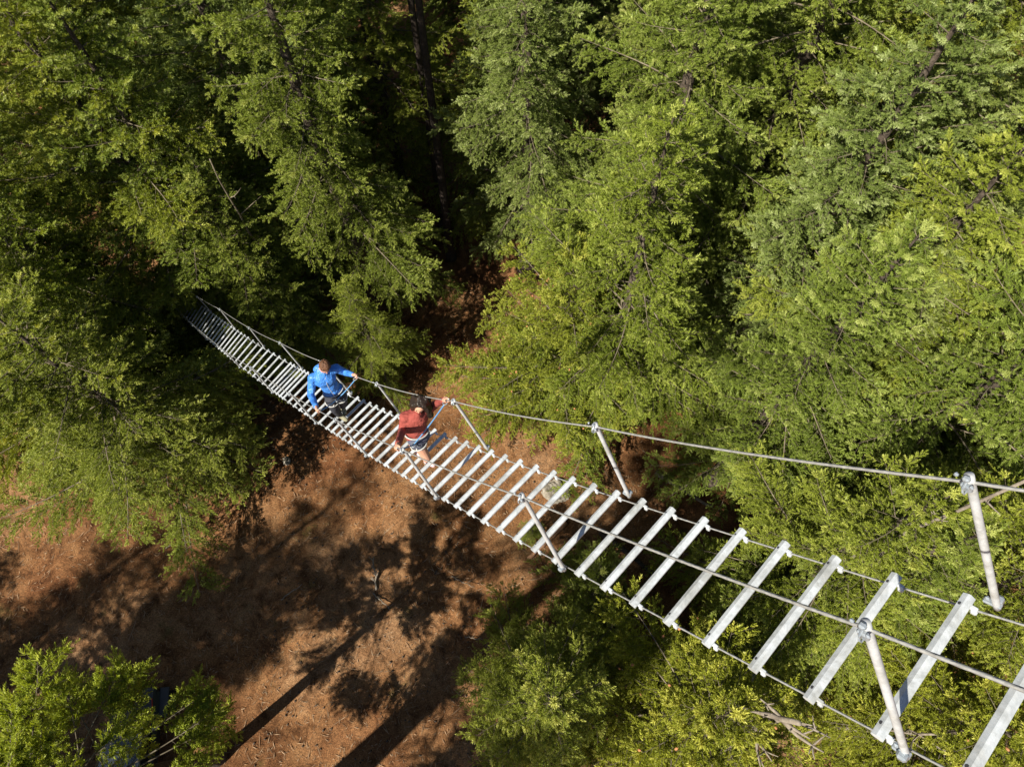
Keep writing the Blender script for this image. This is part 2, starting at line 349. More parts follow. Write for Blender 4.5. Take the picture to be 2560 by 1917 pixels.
SHADE = [(-11.1, -6.9, 'high', 1.0, 0, 1.15, 'tallest bare-stemmed fir at the lower left, its trunk shadow lying across the clearing'),
 (-23.5, -10.3, 'tall_a', .95, 1.5, 1.2, 'tall fir beyond the lower left corner, farthest behind the parked vehicle'),
 (-21.0, -6.5, 'drape', 1.0, .5, 1.0, 'mid-sized fir beyond the lower left corner, shading the parked vehicle'),
 (-22.8, -7.5, 'high', .9, 2.5, 1.0, 'bare-stemmed fir at the lower left, second tallest, its trunk hidden behind the vehicle'),
 (-27.4, -7.1, 'high', .8, 3.5, 1.0, 'bare-stemmed fir at the lower left, shortest of the three bare-stemmed ones'),
 (-26.2, -9.8, 'tall_a', .72, 1, 1.1, 'fir beyond the lower left corner, nearest behind the parked off-road vehicle'),
 (-23.5, -3.6, 'mid_b', .72, 2, 1.0, 'short fir just outside the lower left corner, level with the vehicle'),
 (-26.0, -1.2, 'mid_a', .62, 3, 1.0, 'low fir outside the left edge, second up from the corner'),
 (-27.5, 1.6, 'mid_b', .5, 4, 1.0, 'lowest fir outside the left edge of the clearing'),
 (-10.5, -11.5, 'tall_a', 1.0, 5, 1.3, 'fir beyond the bottom edge, right beside the tallest bare-stemmed fir')]
for x, y, ky, s_, rz, z_, lab in SHADE: add_tree(ky, x, y, s_, rz, lab, sz=z_)

# ------------------------------------------------------------------ bridge geometry (fitted curve)
BC = [1.8306953, -7.6114190, -0.1483225, -1.2203938, 0.1586347, 7.1809943, -0.1865212, 1.4179920, -3.3359834, -15.0079264, 3.3956593, -1.8871181, 2.3812838, -0.0702064, 0.2861917]
def bframe(t):
    m = t / 50; c = Vector([sum(BC[4 * k + j] * m ** j for j in range(4)) for k in range(3)]); c.z += CAMZ
    ps = BC[12] + BC[13] * m + BC[14] * m * m
    return c, Vector((math.cos(ps), math.sin(ps), 0)), Vector((math.sin(ps), -math.cos(ps), 0))   # centre, along (downhill), towards right side
HALF = .4
KN = [(-4, -4), (0, 0), (7, 7), (20, 19.97), (24, 24.13), (27, 26.95), (30, 29.7), (31, 31.1), (32, 32.6), (34, 34.85), (37, 38.45), (42, 42.0), (50, 52.05), (54, 55.7), (65, 65.3), (76, 75.0)]
def tn(n): return float(np.interp(n, [a for a, b in KN], [b for a, b in KN]))
bridge = empty('suspension_bridge', (0, 0, 0)); tag(bridge, 'narrow cable bridge of galvanised steel rungs running diagonally down into the trees', 'bridge')
prof = [(-.020, -.026), (.020, -.026), (.027, -.018), (.027, -.004), (.006, .012), (-.006, .012), (-.027, -.004), (-.027, -.018)]
TILT = R(22)
def tread(n):
    c, al, cr = bframe(tn(n)); up = Vector((0, 0, 1)) * math.cos(TILT) + al * math.sin(TILT); sd = al * math.cos(TILT) - Vector((0, 0, 1)) * math.sin(TILT)
    mb = MB(); mb.prism(prof, c - cr * HALF, c + cr * HALF, sd, up)
    for s in (-1, 1):      # u-shaped rope clamp below each end
        e = c + cr * s * (HALF - .035) - up * .045 - sd * .045
        Mx = Matrix((cr, sd, up)).transposed()
        mb.box(e, (.030, .030, .030), Mx, .006)
        mb.box(e + up * .022 + sd * .01, (.022, .04, .016), Mx, .004)
    o = mb.build('rung', M['steel'], bridge)
    for s in (-1, 1):
        f = MB(); r = bmesh.ops.create_circle(f.bm, cap_ends=True, segments=14, radius=.0085)
        fu = (Vector((0, 0, 1)) * math.cos(TILT + .52) + al * math.sin(TILT + .52)); fs = al * math.cos(TILT + .52) - Vector((0, 0, 1)) * math.sin(TILT + .52)
        base = c + cr * s * (HALF - .06) + (up * .0042 + sd * .0165)
        for v_ in f.bm.verts: v_.co = base + cr * v_.co.x + fs * v_.co.y + fu * .0006
        f.build('bolt_hole', M['hole'], o)
for n in range(-3, 76): tread(n)
def foot(t, side, drop=.07):
    c, al, cr = bframe(t); return c + cr * side * (HALF - .035) + Vector((0, 0, -.062)) - al * .02
ts = np.arange(-6, 80, .045)
for side in (-1, 1):
    P = np.array([foot(t, side) for t in ts]); v_, f_ = sweep(P, .0052, 12, 6, .28); link('foot_cable', np_mesh('foot cable', v_, f_, 4), bridge, M['cable'], False)
PR = [(-.32, .60, .15, .85), (7.6, .40, .09, .97), (15.42, .33, .09, .99), (23.81, .17, .08, 1.03), (30.9, .30, .07, 1.0), (39.76, .2, .03, 1.03), (48.2, .0, .03, 1.04), (55.69, .05, 0, 1.05), (62.62, 0, .05, 1.04), (70, 0, 0, 1.04)]
PL = [(-.35, .61, .03, .85), (7.57, .43, .01, .96), (15.45, .32, .02, 1.0), (23.25, .27, .04, 1.01), (31.39, .21, .03, 1.03), (40.65, .17, 0, 1.04), (49.15, 0, .05, 1.04), (59.44, -.05, .06, 1.04), (68, 0, 0, 1.04)]
HAND = {}
for side, PP in ((1, PR), (-1, PL)):
    tops = []
    for (t, a, o_, u_) in PP:
        c, al, cr = bframe(t); b = c + cr * side * HALF; 
        sgn = -1 if side == 1 else 1
        top = b + al * a + cr * side * o_ * sgn + Vector((0, 0, u_)); d = (top - b).normalized(); tops.append((t, top))
        mb = MB(); mb.tube([b - d * .05, b, top, top + d * .045], .0165, 16)
        po = mb.build('handrail_post', M['post'], bridge, True)
        for p_, q_ in ((b, cr), (top, al)):
            x = d.cross(q_).normalized(); Mx = Matrix((q_ - d * q_.dot(d), x, d)).transposed().normalized()
            cb = MB()
            if p_ is b: cb.box(p_ + cr * side * .02, (.042, .042, .04), Mx, .01); cb.box(p_ - d * .03 + al * .02, (.03, .075, .02), Mx, .005); cb.ball(p_ + x * .035 + d * .01, (.013, .013, .013), None, 1)
            else:
                cb.box(p_ + x * .024, (.040, .020, .040), Mx, .006); cb.box(p_ + d * .045 + x * .016, (.026, .024, .024), Mx, .007)
                cb.tube([p_ + x * .02 - d * .025, p_ + x * .042 - d * .020, p_ + x * .048, p_ + x * .042 + d * .020, p_ + x * .02 + d * .028], .0045, 6)
                for g in (-.02, .02): cb.ball(p_ + d * (.05 + g * .5) + q_ * g * 1.4 + x * .03, (.009, .009, .009), None, 1)
            cb.build('cable_clamp', M['clamp'], po, False)
    # hand cable: hung from post to post, carried on past both ends
    t0, p0 = tops[0]; ca, aa, _ = bframe(-8); e0 = ca + (p0 - bframe(t0)[0]) + Vector((0, 0, .05))
    pts = [(-8., e0)] + tops; te, pe = tops[-1]; pts.append((te + 8, pe + (pe - tops[-2][1])))
    P = []
    for (ta, a_), (tb, b_) in zip(pts[:-1], pts[1:]):
        k = int((b_ - a_).length / .016)
        for q in range(k):
            s = q / k; P.append(a_.lerp(b_, s) + Vector((0, 0, -.06 * 4 * s * (1 - s))))
    P.append(pts[-1][1]); HAND[side] = P
    v_, f_ = sweep(np.array([list(q) for q in P]), .0062, 12, 6, .28); link('hand_cable', np_mesh('hand cable', v_, f_, 4), bridge, M['cable'], False)
# ------------------------------------------------------------------ people
M['skin'] = noisy('skin', [(.3, (.52, .27, .18)), (.7, (.64, .36, .25))], 9, .5, 0, .05, .002)
M['jacket'] = noisy('blue nylon jacket', [(.3, (.04, .18, .58)), (.7, (.075, .26, .70))], 5, .42, 0, 1, .09, 3)
M['hoodie'] = noisy('brick red hoodie', [(.3, (.24, .045, .035)), (.7, (.32, .07, .055))], 5, .85, 0, 1, .08, 3)
M['trousers'] = noisy('charcoal trousers', [(.3, (.022, .024, .034)), (.7, (.05, .053, .068))], 12, .8, 0, .6, .02, 3)
M['shorts'] = noisy('grey shorts', [(.3, (.06, .065, .10)), (.7, (.11, .12, .17))], 12, .8, 0, .5, .02, 3)
M['shortband'] = mat('light grey hem', (.34, .34, .38), .8)
M['hair'] = noisy('short brown hair', [(.3, (.05, .022, .010)), (.7, (.17, .075, .035))], 60, .6, 0, .8, .01, 3)
M['darkhair'] = noisy('long dark hair', [(.3, (.012, .008, .006)), (.62, (.028, .018, .012)), (.8, (.10, .06, .035))], 34, .4, 0, .8, .01, 3)
M['shoe'] = noisy('olive grey shoe', [(.3, (.20, .19, .12)), (.7, (.34, .32, .22))], 30, .8, 0, .3, .005)
M['pinkshoe'] = noisy('pale pink shoe', [(.3, (.62, .40, .40)), (.7, (.76, .54, .53))], 30, .7, 0, .3, .005)
M['strap'] = noisy('grey harness webbing', [(.3, (.34, .34, .32)), (.7, (.56, .56, .53))], 60, .7, 0, .3, .002)
M['rope'] = noisy('blue lanyard webbing', [(.3, (.05, .17, .36)), (.6, (.13, .31, .55)), (.8, (.40, .55, .72))], 90, .6, 0, .3, .002)
M['eye'] = mat('eye', (.03, .02, .015), .2)
def melt(name, prims, voxel, m, parent, smooth_it=4, mats=None):
    """fuse tapered limbs and ellipsoids into one continuous skin"""
    bm = bmesh.new()
    for p in prims:
        if p[0] == 'c':
            _, a, ra, b, rb = p; a, b = Vector(a), Vector(b); d = b - a; n = max(2, int(d.length / .02))
            Pp = np.array([list(a.lerp(b, i / n)) for i in range(n + 1)]); v, f = sweep(Pp, np.linspace(ra, rb, n + 1), 14)
            vv = [bm.verts.new(q) for q in v]
            for q in f: bm.faces.new([vv[i] for i in q])
            bm.faces.new(vv[:14][::-1]); bm.faces.new(vv[-14:])
            for c, r_ in ((a, ra), (b, rb)):
                g = bmesh.ops.create_icosphere(bm, subdivisions=2, radius=r_)
                for q in g['verts']: q.co += c
        else:
            _, c, rad, Mx = p; g = bmesh.ops.create_icosphere(bm, subdivisions=3, radius=1)
            for q in g['verts']:
                w_ = Vector((q.co.x * rad[0], q.co.y * rad[1], q.co.z * rad[2])); q.co = (Mx @ w_ if Mx else w_) + Vector(c)
    me = bpy.data.meshes.new('tmp'); bm.to_mesh(me); bm.free(); o = bpy.data.objects.new('tmp', me); COL.objects.link(o)
    r = o.modifiers.new('r', 'REMESH'); r.mode = 'VOXEL'; r.voxel_size = voxel
    sm = o.modifiers.new('s', 'SMOOTH'); sm.iterations = smooth_it; sm.factor = .5
    dg = bpy.context.evaluated_depsgraph_get(); e = o.evaluated_get(dg); out = bpy.data.meshes.new_from_object(e); out.name = name
    bpy.data.objects.remove(o); bpy.data.meshes.remove(me); out.materials.clear()
    return link(name, out, parent, m, True)
def cable_at(side, u, v):
    best = min(HAND[side], key=lambda q: (pix(q)[0] - u) ** 2 + (pix(q)[1] - v) ** 2); k = HAND[side].index(best)
    a, b = HAND[side][max(0, k - 3)], HAND[side][min(len(HAND[side]) - 1, k + 3)]; return best.copy(), (b - a).normalized()
def pix(P):
    z = P.z - CAMZ; d = P.y * math.sin(PITCH) - z * math.cos(PITCH); return 1280 + FPX * P.x / d, 958.5 - FPX * (P.y * math.cos(PITCH) + z * math.sin(PITCH)) / d
def hand(prims, wrist, grip, axis):
    """palm on the cable with four unequal fingers closing round it and a thumb from the side"""
    to = (grip - wrist); n = (to - axis * to.dot(axis)).normalized(); up = axis.cross(n).normalized()
    if up.z < 0: up = -up
    palm = grip - n * .018 + up * .022
    k = (wrist - palm).normalized(); prims.append(('c', wrist, .024, palm + k * .03, .026))
    for i, (w_, L) in enumerate(((-.030, .92), (-.010, 1.05), (.010, 1.0), (.029, .80))):
        b = palm + axis * w_; prims.append(('c', palm + k * .03 + axis * w_ * .6, .014, b, .0125)); last = b; r = .024
        for j in range(1, 5):
            a = j / 4 * 3.5 * L; q = grip + axis * w_ * 1.05 + (up * math.cos(a - .5) + n * math.sin(a - .5)) * r
            prims.append(('c', last, .0105 - j * .0008, q, .0100 - j * .0008)); last = q
    tb = palm + k * .03 - axis * .03; t1 = grip - axis * .05 - n * .02 + up * .01; t2 = grip - axis * .045 + up * -.018 - n * .004
    prims += [('c', tb, .014, t1, .011), ('c', t1, .011, t2, .009)]
def tubes(name, paths, r, m, parent, k=8):
    mb = MB()
    for P in paths:
        # smooth the path
        Q = [Vector(p) for p in P]
        for _ in range(2):
            N = [Q[0]]
            for a, b in zip(Q[:-1], Q[1:]): N += [a.lerp(b, .25), a.lerp(b, .75)]
            N.append(Q[-1]); Q = N
        mb.tube([tuple(q) for q in Q], r, k)
    return mb.build(name, m, parent, True)
def ring(c, nrm, rx, ry, xdir, n=18):
    nrm = nrm.normalized(); x = (xdir - nrm * xdir.dot(nrm)).normalized(); y = nrm.cross(x)
    return [c + x * rx * math.cos(i * 6.283 / n) + y * ry * math.sin(i * 6.283 / n) for i in range(n + 1)]
def carabiner(c, d, x, parent):
    d = d.normalized(); x = (x - d * x.dot(d)).normalized(); P = [c + d * .05 * math.sin(i * .5236) + x * (.026 if math.sin(i * .5236) > 0 else .02) * math.cos(i * .5236) for i in range(13)]
    tubes('carabiner', [[tuple(p) for p in P]], .0065, M['clamp'], parent, 6)
def figure(label, zf, J, who):
    man = who == 'man'
    P = {k: at(u, v, zf + h) for k, (u, v, h) in [(a_, b_) for a_, b_ in J.items() if len(b_) == 3]}
    root = empty('person', at(*J['toe1'][:2], zf)); tag(root, label, 'person')
    bpy.context.view_layer.update()
    rt_ = root; inv = root.matrix_world.inverted()
    sk, top, bot = [], [], []; S = 1.0 if man else .9
    face = (P['face'] - P['head']).normalized(); hup = (P['head'] - P['neck']).normalized(); hup = (hup - face * hup.dot(face)).normalized(); hs = face.cross(hup)
    Mh = Matrix((hs, face, hup)).transposed(); H = P['head']
    sk += [('e', H, (.074 * S, .092 * S, .112 * S), Mh), ('e', H + face * .035 - hup * .055, (.050, .055, .05), Mh), ('e', H + face * .092 * S - hup * .012, (.012, .020, .022), Mh),
           ('e', H + hs * .077 * S - hup * .01, (.010, .02, .03), Mh), ('e', H - hs * .077 * S - hup * .01, (.010, .02, .03), Mh), ('e', H + face * .082 * S - hup * .052, (.024, .012, .006), Mh),
           ('c', P['neck'], .052 * S, H - hup * .05, .05 * S)]
    ch, pe = P['chest'], P['pelvis']; sh1, sh2 = P['sh_l'], P['sh_r']; sx = (sh2 - sh1).normalized()
    tu = (ch - pe).normalized(); fx = sx.cross(tu).normalized(); Mt = Matrix((sx, tu.cross(sx).normalized(), tu)).transposed()
    def torso(l, g):
        l += [('e', ch, (.150 * S + g, .098 * S + g, .17), Mt), ('e', ch.lerp(pe, .5), (.122 * S + g, .085 * S + g, .19), Mt), ('e', pe, (.145 * S + g, .10 * S + g, .11), Mt),
              ('c', sh1, .058 * S + g, sh2, .058 * S + g), ('c', P['neck'], .058 * S + g, ch, .10 * S + g)]
    torso(sk, -.012); torso(top, .018)
    for s in ('l', 'r'):
        a, b, w_ = P['sh_' + s], P['el_' + s], P['wr_' + s]; g, ax = cable_at(1 if s == 'r' else -1, *J['hand_' + s][:2])
        d = (g - b).normalized(); w_ = g - d * .085 + Vector((0, 0, .03)); P['wr_' + s] = w_; P['g' + s] = g
        sk += [('c', a, .046 * S, b, .036 * S), ('c', b, .038 * S, w_, .025 * S)]; hand(sk, w_, g, ax)
        top += [('c', a, .070 * S, b, .058 * S), ('c', b, .058 * S, b.lerp(w_, .88), .042 * S)]
    for q, s in (('1', 1), ('2', -1)):
        hp, kn, an, he, to = (P[k + q] for k in ('hip', 'knee', 'ankle', 'heel', 'toe'))
        sk += [('c', hp, .096 * S, kn, .062 * S), ('c', kn, .056 * S, kn.lerp(an, .35), .057 * S), ('c', kn.lerp(an, .35), .057 * S, an, .036 * S), ('c', an, .036, he, .03), ('c', he, .03, to, .026)]
        if man: bot += [('c', hp, .108, kn, .075), ('c', kn, .075, an.lerp(kn, .08), .058)]
        else: bot += [('c', hp, .112, hp.lerp(kn, .28), .088)]
        fd = (to - he).normalized(); melt('shoe', [('c', he + Vector((0, 0, .035)), .042, to + Vector((0, 0, .012)), .036), ('c', he + Vector((0, 0, .01)), .04, to - fd * .02, .04), ('c', an - Vector((0, 0, .03)), .046, he + Vector((0, 0, .05)) + fd * .03, .045)], .009, M['shoe' if man else 'pinkshoe'], rt_, 3)
    bot += [('e', pe, (.160 * S, .118 * S, .12), Mt)]
    melt('body', sk, .0065, M['skin'], rt_, 3)
    for s in (-1, 1): MB().ball(H + face * .086 * S + hs * s * .031 + hup * .012, (.008, .006, .005), Mh).build('eye', M['eye'], rt_, True)
    if man:
        # hood bunched behind the neck, collar, hem
        bk = -face; bk.z = 0; bk.normalize()
        top += [('e', P['neck'] + bk * .075 + Vector((0, 0, .02)), (.13, .075, .06), Mt), ('c', P['neck'] + sx * .07, .035, P['neck'] + bk * .06 + sx * .05, .04), ('c', P['neck'] - sx * .07, .035, P['neck'] + bk * .06 - sx * .05, .04), ('e', pe + tu * .06, (.160, .118, .07), Mt)]
        jk = melt('jacket', top, .011, M['jacket'], rt_, 4); melt('trousers', bot, .011, M['trousers'], rt_, 4)
        zp = [ch + fx * .0] ; f_ = (face - tu * face.dot(tu)).normalized()
        tubes('zip', [[P['neck'] + f_ * .085 - tu * .03, ch + f_ * .128, ch.lerp(pe, .5) + f_ * .126, pe + tu * .03 + f_ * .142]], .0045, M['strap'], jk, 5)
        rgh = random.Random(3); hp_ = [('e', H + hup * .022 - face * .012, (.082, .096, .106), Mh)]
        for _ in range(70):
            a, b = rgh.uniform(0, 6.28), rgh.uniform(.15, 1.35); d = hs * math.cos(a) * math.sin(b) * .080 + face * math.sin(a) * math.sin(b) * .094 + hup * math.cos(b) * .105
            if d.dot(face) > .06 and d.dot(hup) < .06: continue
            hp_.append(('e', H + hup * .022 - face * .012 + d, (.014, .014, .012), None))
        melt('hair', hp_, .006, M['hair'], rt_, 1)
    else:
        melt('hoodie', top + [('e', P['neck'] - face * .08 + Vector((0, 0, .0)), (.10, .06, .05), Mt), ('e', pe + tu * .10, (.140, .105, .06), Mt)], .011, M['hoodie'], rt_, 4)
        so = melt('shorts', bot, .011, M['shorts'], rt_, 4)
        for q in '12': tubes('hem', [ring(P['hip' + q].lerp(P['knee' + q], .30), P['knee' + q] - P['hip' + q],   .097, .097, sx)], .008, M['shortband'], so, 6)
        rgh = random.Random(4); hp_ = [('e', H + hup * .030 - face * .036, (.080, .090, .096), Mh)]; br = MB()
        for s in (-1, 1):       # long loose hair falling on both sides, parted in the middle
            for j in range(26):
                a0 = H + hup * .105 + hs * s * rgh.uniform(.005, .05) - face * rgh.uniform(-.02, .10); a1 = H + hs * s * rgh.uniform(.07, .10) - face * rgh.uniform(-.04, .09) - hup * rgh.uniform(-.03, .05)
                a2 = H + hs * s * rgh.uniform(.07, .13) + face * rgh.uniform(-.08, .05) + Vector((0, 0, -1)) * rgh.uniform(.16, .28); hp_ += [('c', a0, .018, a1, .026), ('c', a1, .026, a2, .013)]
        melt('hair', hp_, .0075, M['darkhair'], rt_, 1)
        for j in range(9):
            x_ = -.028 + j * .007; br.tube([tuple(H + hs * x_ * .5 + hup * .142 + face * .0), tuple(H + hs * x_ + hup * .124 + face * .055), tuple(H + hs * x_ * 1.4 + hup * .08 + face * .094)], .0035, 5)
        # harness, lanyard
    f_ = (face - tu * face.dot(tu)).normalized(); bk = pe + f_ * .13 - tu * .01; P['buckle'] = bk
    wst = pe + tu * .045; sp_ = [ring(wst, tu, .162 * S + .006, .122 * S + .006, sx)]
    for q in '12': c = P['hip' + q].lerp(P['knee' + q], .26); r_ = .108 if man else .106; sp_.append(ring(c, P['knee' + q] - P['hip' + q], r_, r_, sx)); sp_.append([bk, c.lerp(bk, .5) + f_ * .03, c + f_ * r_])
    hz = tubes('harness', sp_, .010, M['strap'], rt_, 6)
    carabiner(bk + f_ * .02, f_, sx, hz); carabiner(bk + f_ * .03 + sx * .06 - tu * .04, sx - tu, f_, hz)
    ln = []
    for s in 'lr':
        e = P['g' + s] + Vector((0, 0, -.05)) - f_ * 0 + (bk - P['g' + s]).normalized() * .07; mid = bk.lerp(e, .5) + Vector((0, 0, -.05)); ln.append([tuple(bk + f_ * .03), tuple(mid), tuple(e)])
    lo = tubes('lanyard', ln, .0085, M['rope'], rt_, 8)
    for s in 'lr': e = P['g' + s] + Vector((0, 0, -.03)) + (bk - P['g' + s]).normalized() * .04; carabiner(e, P['g' + s] - bk, sx.cross(f_), lo)
    off = root.location.copy()
    for c in root.children: c.location = -off      # meshes were modelled in world space: keep them where they are under the root
    return root
MAN = dict(toe1=(866, 1050, .05), heel1=(850, 1039, .05), ankle1=(848, 1036, .12), knee1=(836, 1021, .55), hip1=(828, 996, .88),
           toe2=(862, 1034, .05), heel2=(858, 1019, .05), ankle2=(856, 1016, .12), knee2=(858, 1004, .50), hip2=(848, 987, .90),
           pelvis=(835, 979, .95), chest=(813, 948, 1.32), neck=(808, 930, 1.48), head=(811, 917, 1.63), face=(819, 935, 1.58),
           sh_l=(781, 945, 1.40), sh_r=(841, 921, 1.40), el_l=(777, 987, 1.16), el_r=(862, 930, 1.22), wr_l=(792, 1008, 1.05), wr_r=(880, 940, 1.1), hand_l=(799, 1020), hand_r=(890, 943))
WOMAN = dict(toe1=(1083, 1163, .05), heel1=(1068, 1154, .05), ankle1=(1066, 1150, .12), knee1=(1067, 1145, .50), hip1=(1040, 1098, .84),
             toe2=(1050, 1136, .05), heel2=(1038, 1124, .05), ankle2=(1036, 1120, .12), knee2=(1032, 1110, .46), hip2=(1054, 1088, .84),
             pelvis=(1041, 1083, .90), chest=(1041, 1050, 1.20), neck=(1042, 1034, 1.36), head=(1050, 1012, 1.50), face=(1046, 1035, 1.46),
             sh_l=(1012, 1042, 1.29), sh_r=(1072, 1022, 1.29), el_l=(1006, 1076, 1.08), el_r=(1090, 1010, 1.20), wr_l=(1006, 1088, 1.0), wr_r=(1104, 1006, 1.05), hand_l=(1002, 1101), hand_r=(1114, 1004))
figure('man with short brown hair in a blue jacket and dark trousers, further down the bridge', bframe(28.6)[0].z + .04, MAN, 'man')
figure('woman with long dark hair in a brick-red hoodie and grey shorts, nearer on the bridge', bframe(20.8)[0].z + .04, WOMAN, 'woman')
# ------------------------------------------------------------------ parked off-road vehicle under the pine
M['car'] = mat('dark car paint', (.018, .024, .024), .35); M['roof'] = noisy('dusty blue-grey roof', [(.3, (.05, .07, .10)), (.7, (.09, .115, .15))], 4, .5, 0, 0)
M['tyre'] = mat('tyre rubber', (.012, .014, .014), .8); M['glass'] = mat('tinted glass', (.01, .015, .02), .08); M['white'] = mat('white plastic', (.65, .70, .75), .4)
M['red'] = mat('red strap', (.42, .03, .02), .6); M['amber'] = mat('amber lens', (.75, .38, .02), .3)
car = empty('off_road_vehicle', (-12.45, -1.25, float(gz(-12.45, -1.25))), R(6)); tag(car, 'dark open-wheeled off-road vehicle parked in the shade, half hidden under the small pine', 'off-road vehicle')
def V3(*a): return Vector(a)
b = MB(); b.box((0, 0, .72), (1.30, 3.3, .50), None, .10); b.box((0, 1.25, .98), (1.16, 1.0, .16), None, .07); b.box((0, -1.3, 1.02), (1.26, .9, .16), None, .05); b.build('body', M['car'], car)
c_ = MB(); c_.box((0, -.35, 1.40), (1.16, 1.55, .70), None, .12); cab = c_.build('cab', M['glass'], car)
r_o = MB(); r_o.box((0, -.40, 1.80), (1.30, 1.85, .07), None, .03); r_o.build('roof', M['roof'], car)
for x_ in (-1, 1):
    for y_ in (-1.15, 1.2):
        MB().tube([(x_ * .62, y_, .38), (x_ * .92, y_, .38)], .38, 26).build('wheel', M['tyre'], car, True)
        wh = [o for o in car.children if o.name.startswith('wheel')][-1]
        rm = MB(); rm.tube([(x_ * .915, y_, .38), (x_ * .94, y_, .38)], .2, 18)
        for q in range(5): rm.ball((x_ * .945, y_ + .1 * math.cos(q * 1.257), .38 + .1 * math.sin(q * 1.257)), (.018, .018, .018), None, 1)
        rm.build('rim', M['clamp'], wh)
        f = MB(); f.box((x_ * .78, y_, .83), (.34, .95, .05), None, .02); f.build('fender', M['car'], car)
for x_ in (-.55, .55):
    for y_ in (.42, -1.15): pl = MB(); pl.tube([(x_, y_, .95), (x_, y_ * .93 - .03, 1.80)], .03, 8); pl.build('roof_pillar', M['car'], car)
    m_ = MB(); m_.ball((x_ * 1.35, .42, 1.25), (.10, .07, .08)); m_.build('mirror', M['white'], car, True)
l_ = MB(); l_.box((.50, 1.68, .86), (.13, .05, .09), None, .02); l_.build('indicator_lamp', M['amber'], car)
tubes('tow_strap', [[(.50, 1.35, 1.10), (.56, .9, 1.09), (.52, .5, 1.1)]], .018, M['red'], car, 6)
# ------------------------------------------------------------------ forest floor
M['rock'] = noisy('lichen-covered rock', [(.3, (.14, .12, .09)), (.5, (.28, .25, .20)), (.7, (.46, .43, .36))], 7, .95, 0, 1, .04)
M['log'] = noisy('barkless reddish log', [(.3, (.20, .10, .05)), (.7, (.42, .24, .14))], 9, .9, 0, .6, .02)
M['stick'] = noisy('dry sticks', [(.3, (.16, .09, .05)), (.7, (.44, .31, .19))], 2, .9, 0, 0)
def boulder(u, v, r, label, seed, m='rock', name='boulder', cat='rock', squash=.55):
    p = at(u, v, .1); rg = np.random.default_rng(seed); mb = MB(); mb.ball((0, 0, 0), (r, r * .85, r * squash), None, 5); k = rg.uniform(1, 3, 6)
    for q in mb.bm.verts:
        n_ = q.co / r; d = .13 * math.sin(n_.x * 4 * k[0] + k[1]) * math.cos(n_.y * 3.5 + k[2]) + .06 * math.sin(n_.x * 9 + n_.z * 11 * k[3]) + .03 * math.sin(n_.y * 21 + n_.x * 17) + rg.uniform(-.012, .012); q.co *= 1 + d
    o = mb.build(name, M[m], None, True); o.location = (p.x, p.y, float(gz(p.x, p.y)) + .05); o.rotation_euler.z = seed; tag(o, label, cat)
boulder(1392, 1225, .55, 'pale lichen-grey boulder on the ground seen between the bridge rungs', 3)
boulder(715, 1150, .18, 'small grey stone in the shade left of the bridge', 5)
def log(a, b, r, label, m='log', twigs=0, seed=0):
    pa, pb = at(*a, .1), at(*b, .1); rg = random.Random(seed); n = 9; P = []
    for i in range(n):
        q = pa.lerp(pb, i / (n - 1)); P.append((q.x + rg.uniform(-.04, .04), q.y + rg.uniform(-.04, .04), float(gz(q.x, q.y)) + r * .9 + (.03 * i if twigs else 0)))
    mb = MB(); mb.tube(P, [r * (1 - .5 * i / n) * rg.uniform(.88, 1.1) for i in range(n)], 10)
    d = (pb - pa).normalized()
    for k in range(twigs):
        i = rg.randint(2, n - 2); s = rg.choice((-1, 1)); q = Vector(P[i]); e = Vector(rotz(d, s * rg.uniform(.5, 1.1))) * rg.uniform(.25, .6) * (pb - pa).length * .5
        mb.tube([tuple(q), tuple(q + e * .5 + Vector((0, 0, .12))), tuple(q + e + Vector((0, 0, rg.uniform(.05, .3))))], [r * .55, r * .38, r * .14], 6)
    kind_ = ('fallen_log', 'log') if not twigs else ('fallen_branch', 'branch'); o = mb.build(kind_[0], M[m], None, True); tag(o, label, kind_[1])
log((1412, 1305), (1318, 1398), .13, 'reddish barkless log on the ground below the bridge rungs')
log((1500, 1330), (1640, 1440), .12, 'dark fallen log in deep shade under the lower half of the bridge', 'bark')
log((1640, 1180), (1780, 1270), .11, 'fallen log with bleached splintered end, in shade right of the upper cable', 'dead')
log((940, 1470), (935, 1395), .045, 'bleached forked branch lying in the middle of the clearing', 'dead', 7, 4)
log((930, 1480), (975, 1520), .03, 'thin pale branch beside the forked branch in the clearing', 'dead', 4, 9)
log((1160, 1590), (1205, 1600), .02, 'curved pale stick beside the long trunk shadow', 'dead', 1, 2)
log((1130, 1440), (1185, 1470), .02, 'pale stick at the edge of the round tree shadow', 'dead', 1, 3)
log((1470, 1010), (1500, 1090), .02, 'thin bare branch on the sunlit ground strip right of the upper cable', 'dead', 3, 5)
log((700, 1500), (760, 1462), .02, 'thin stick in the dark part of the clearing', 'dead', 2, 6)
log((410, 1370), (440, 1342), .025, 'short curved stick below the drooping fir sprays', 'dead', 1, 8)
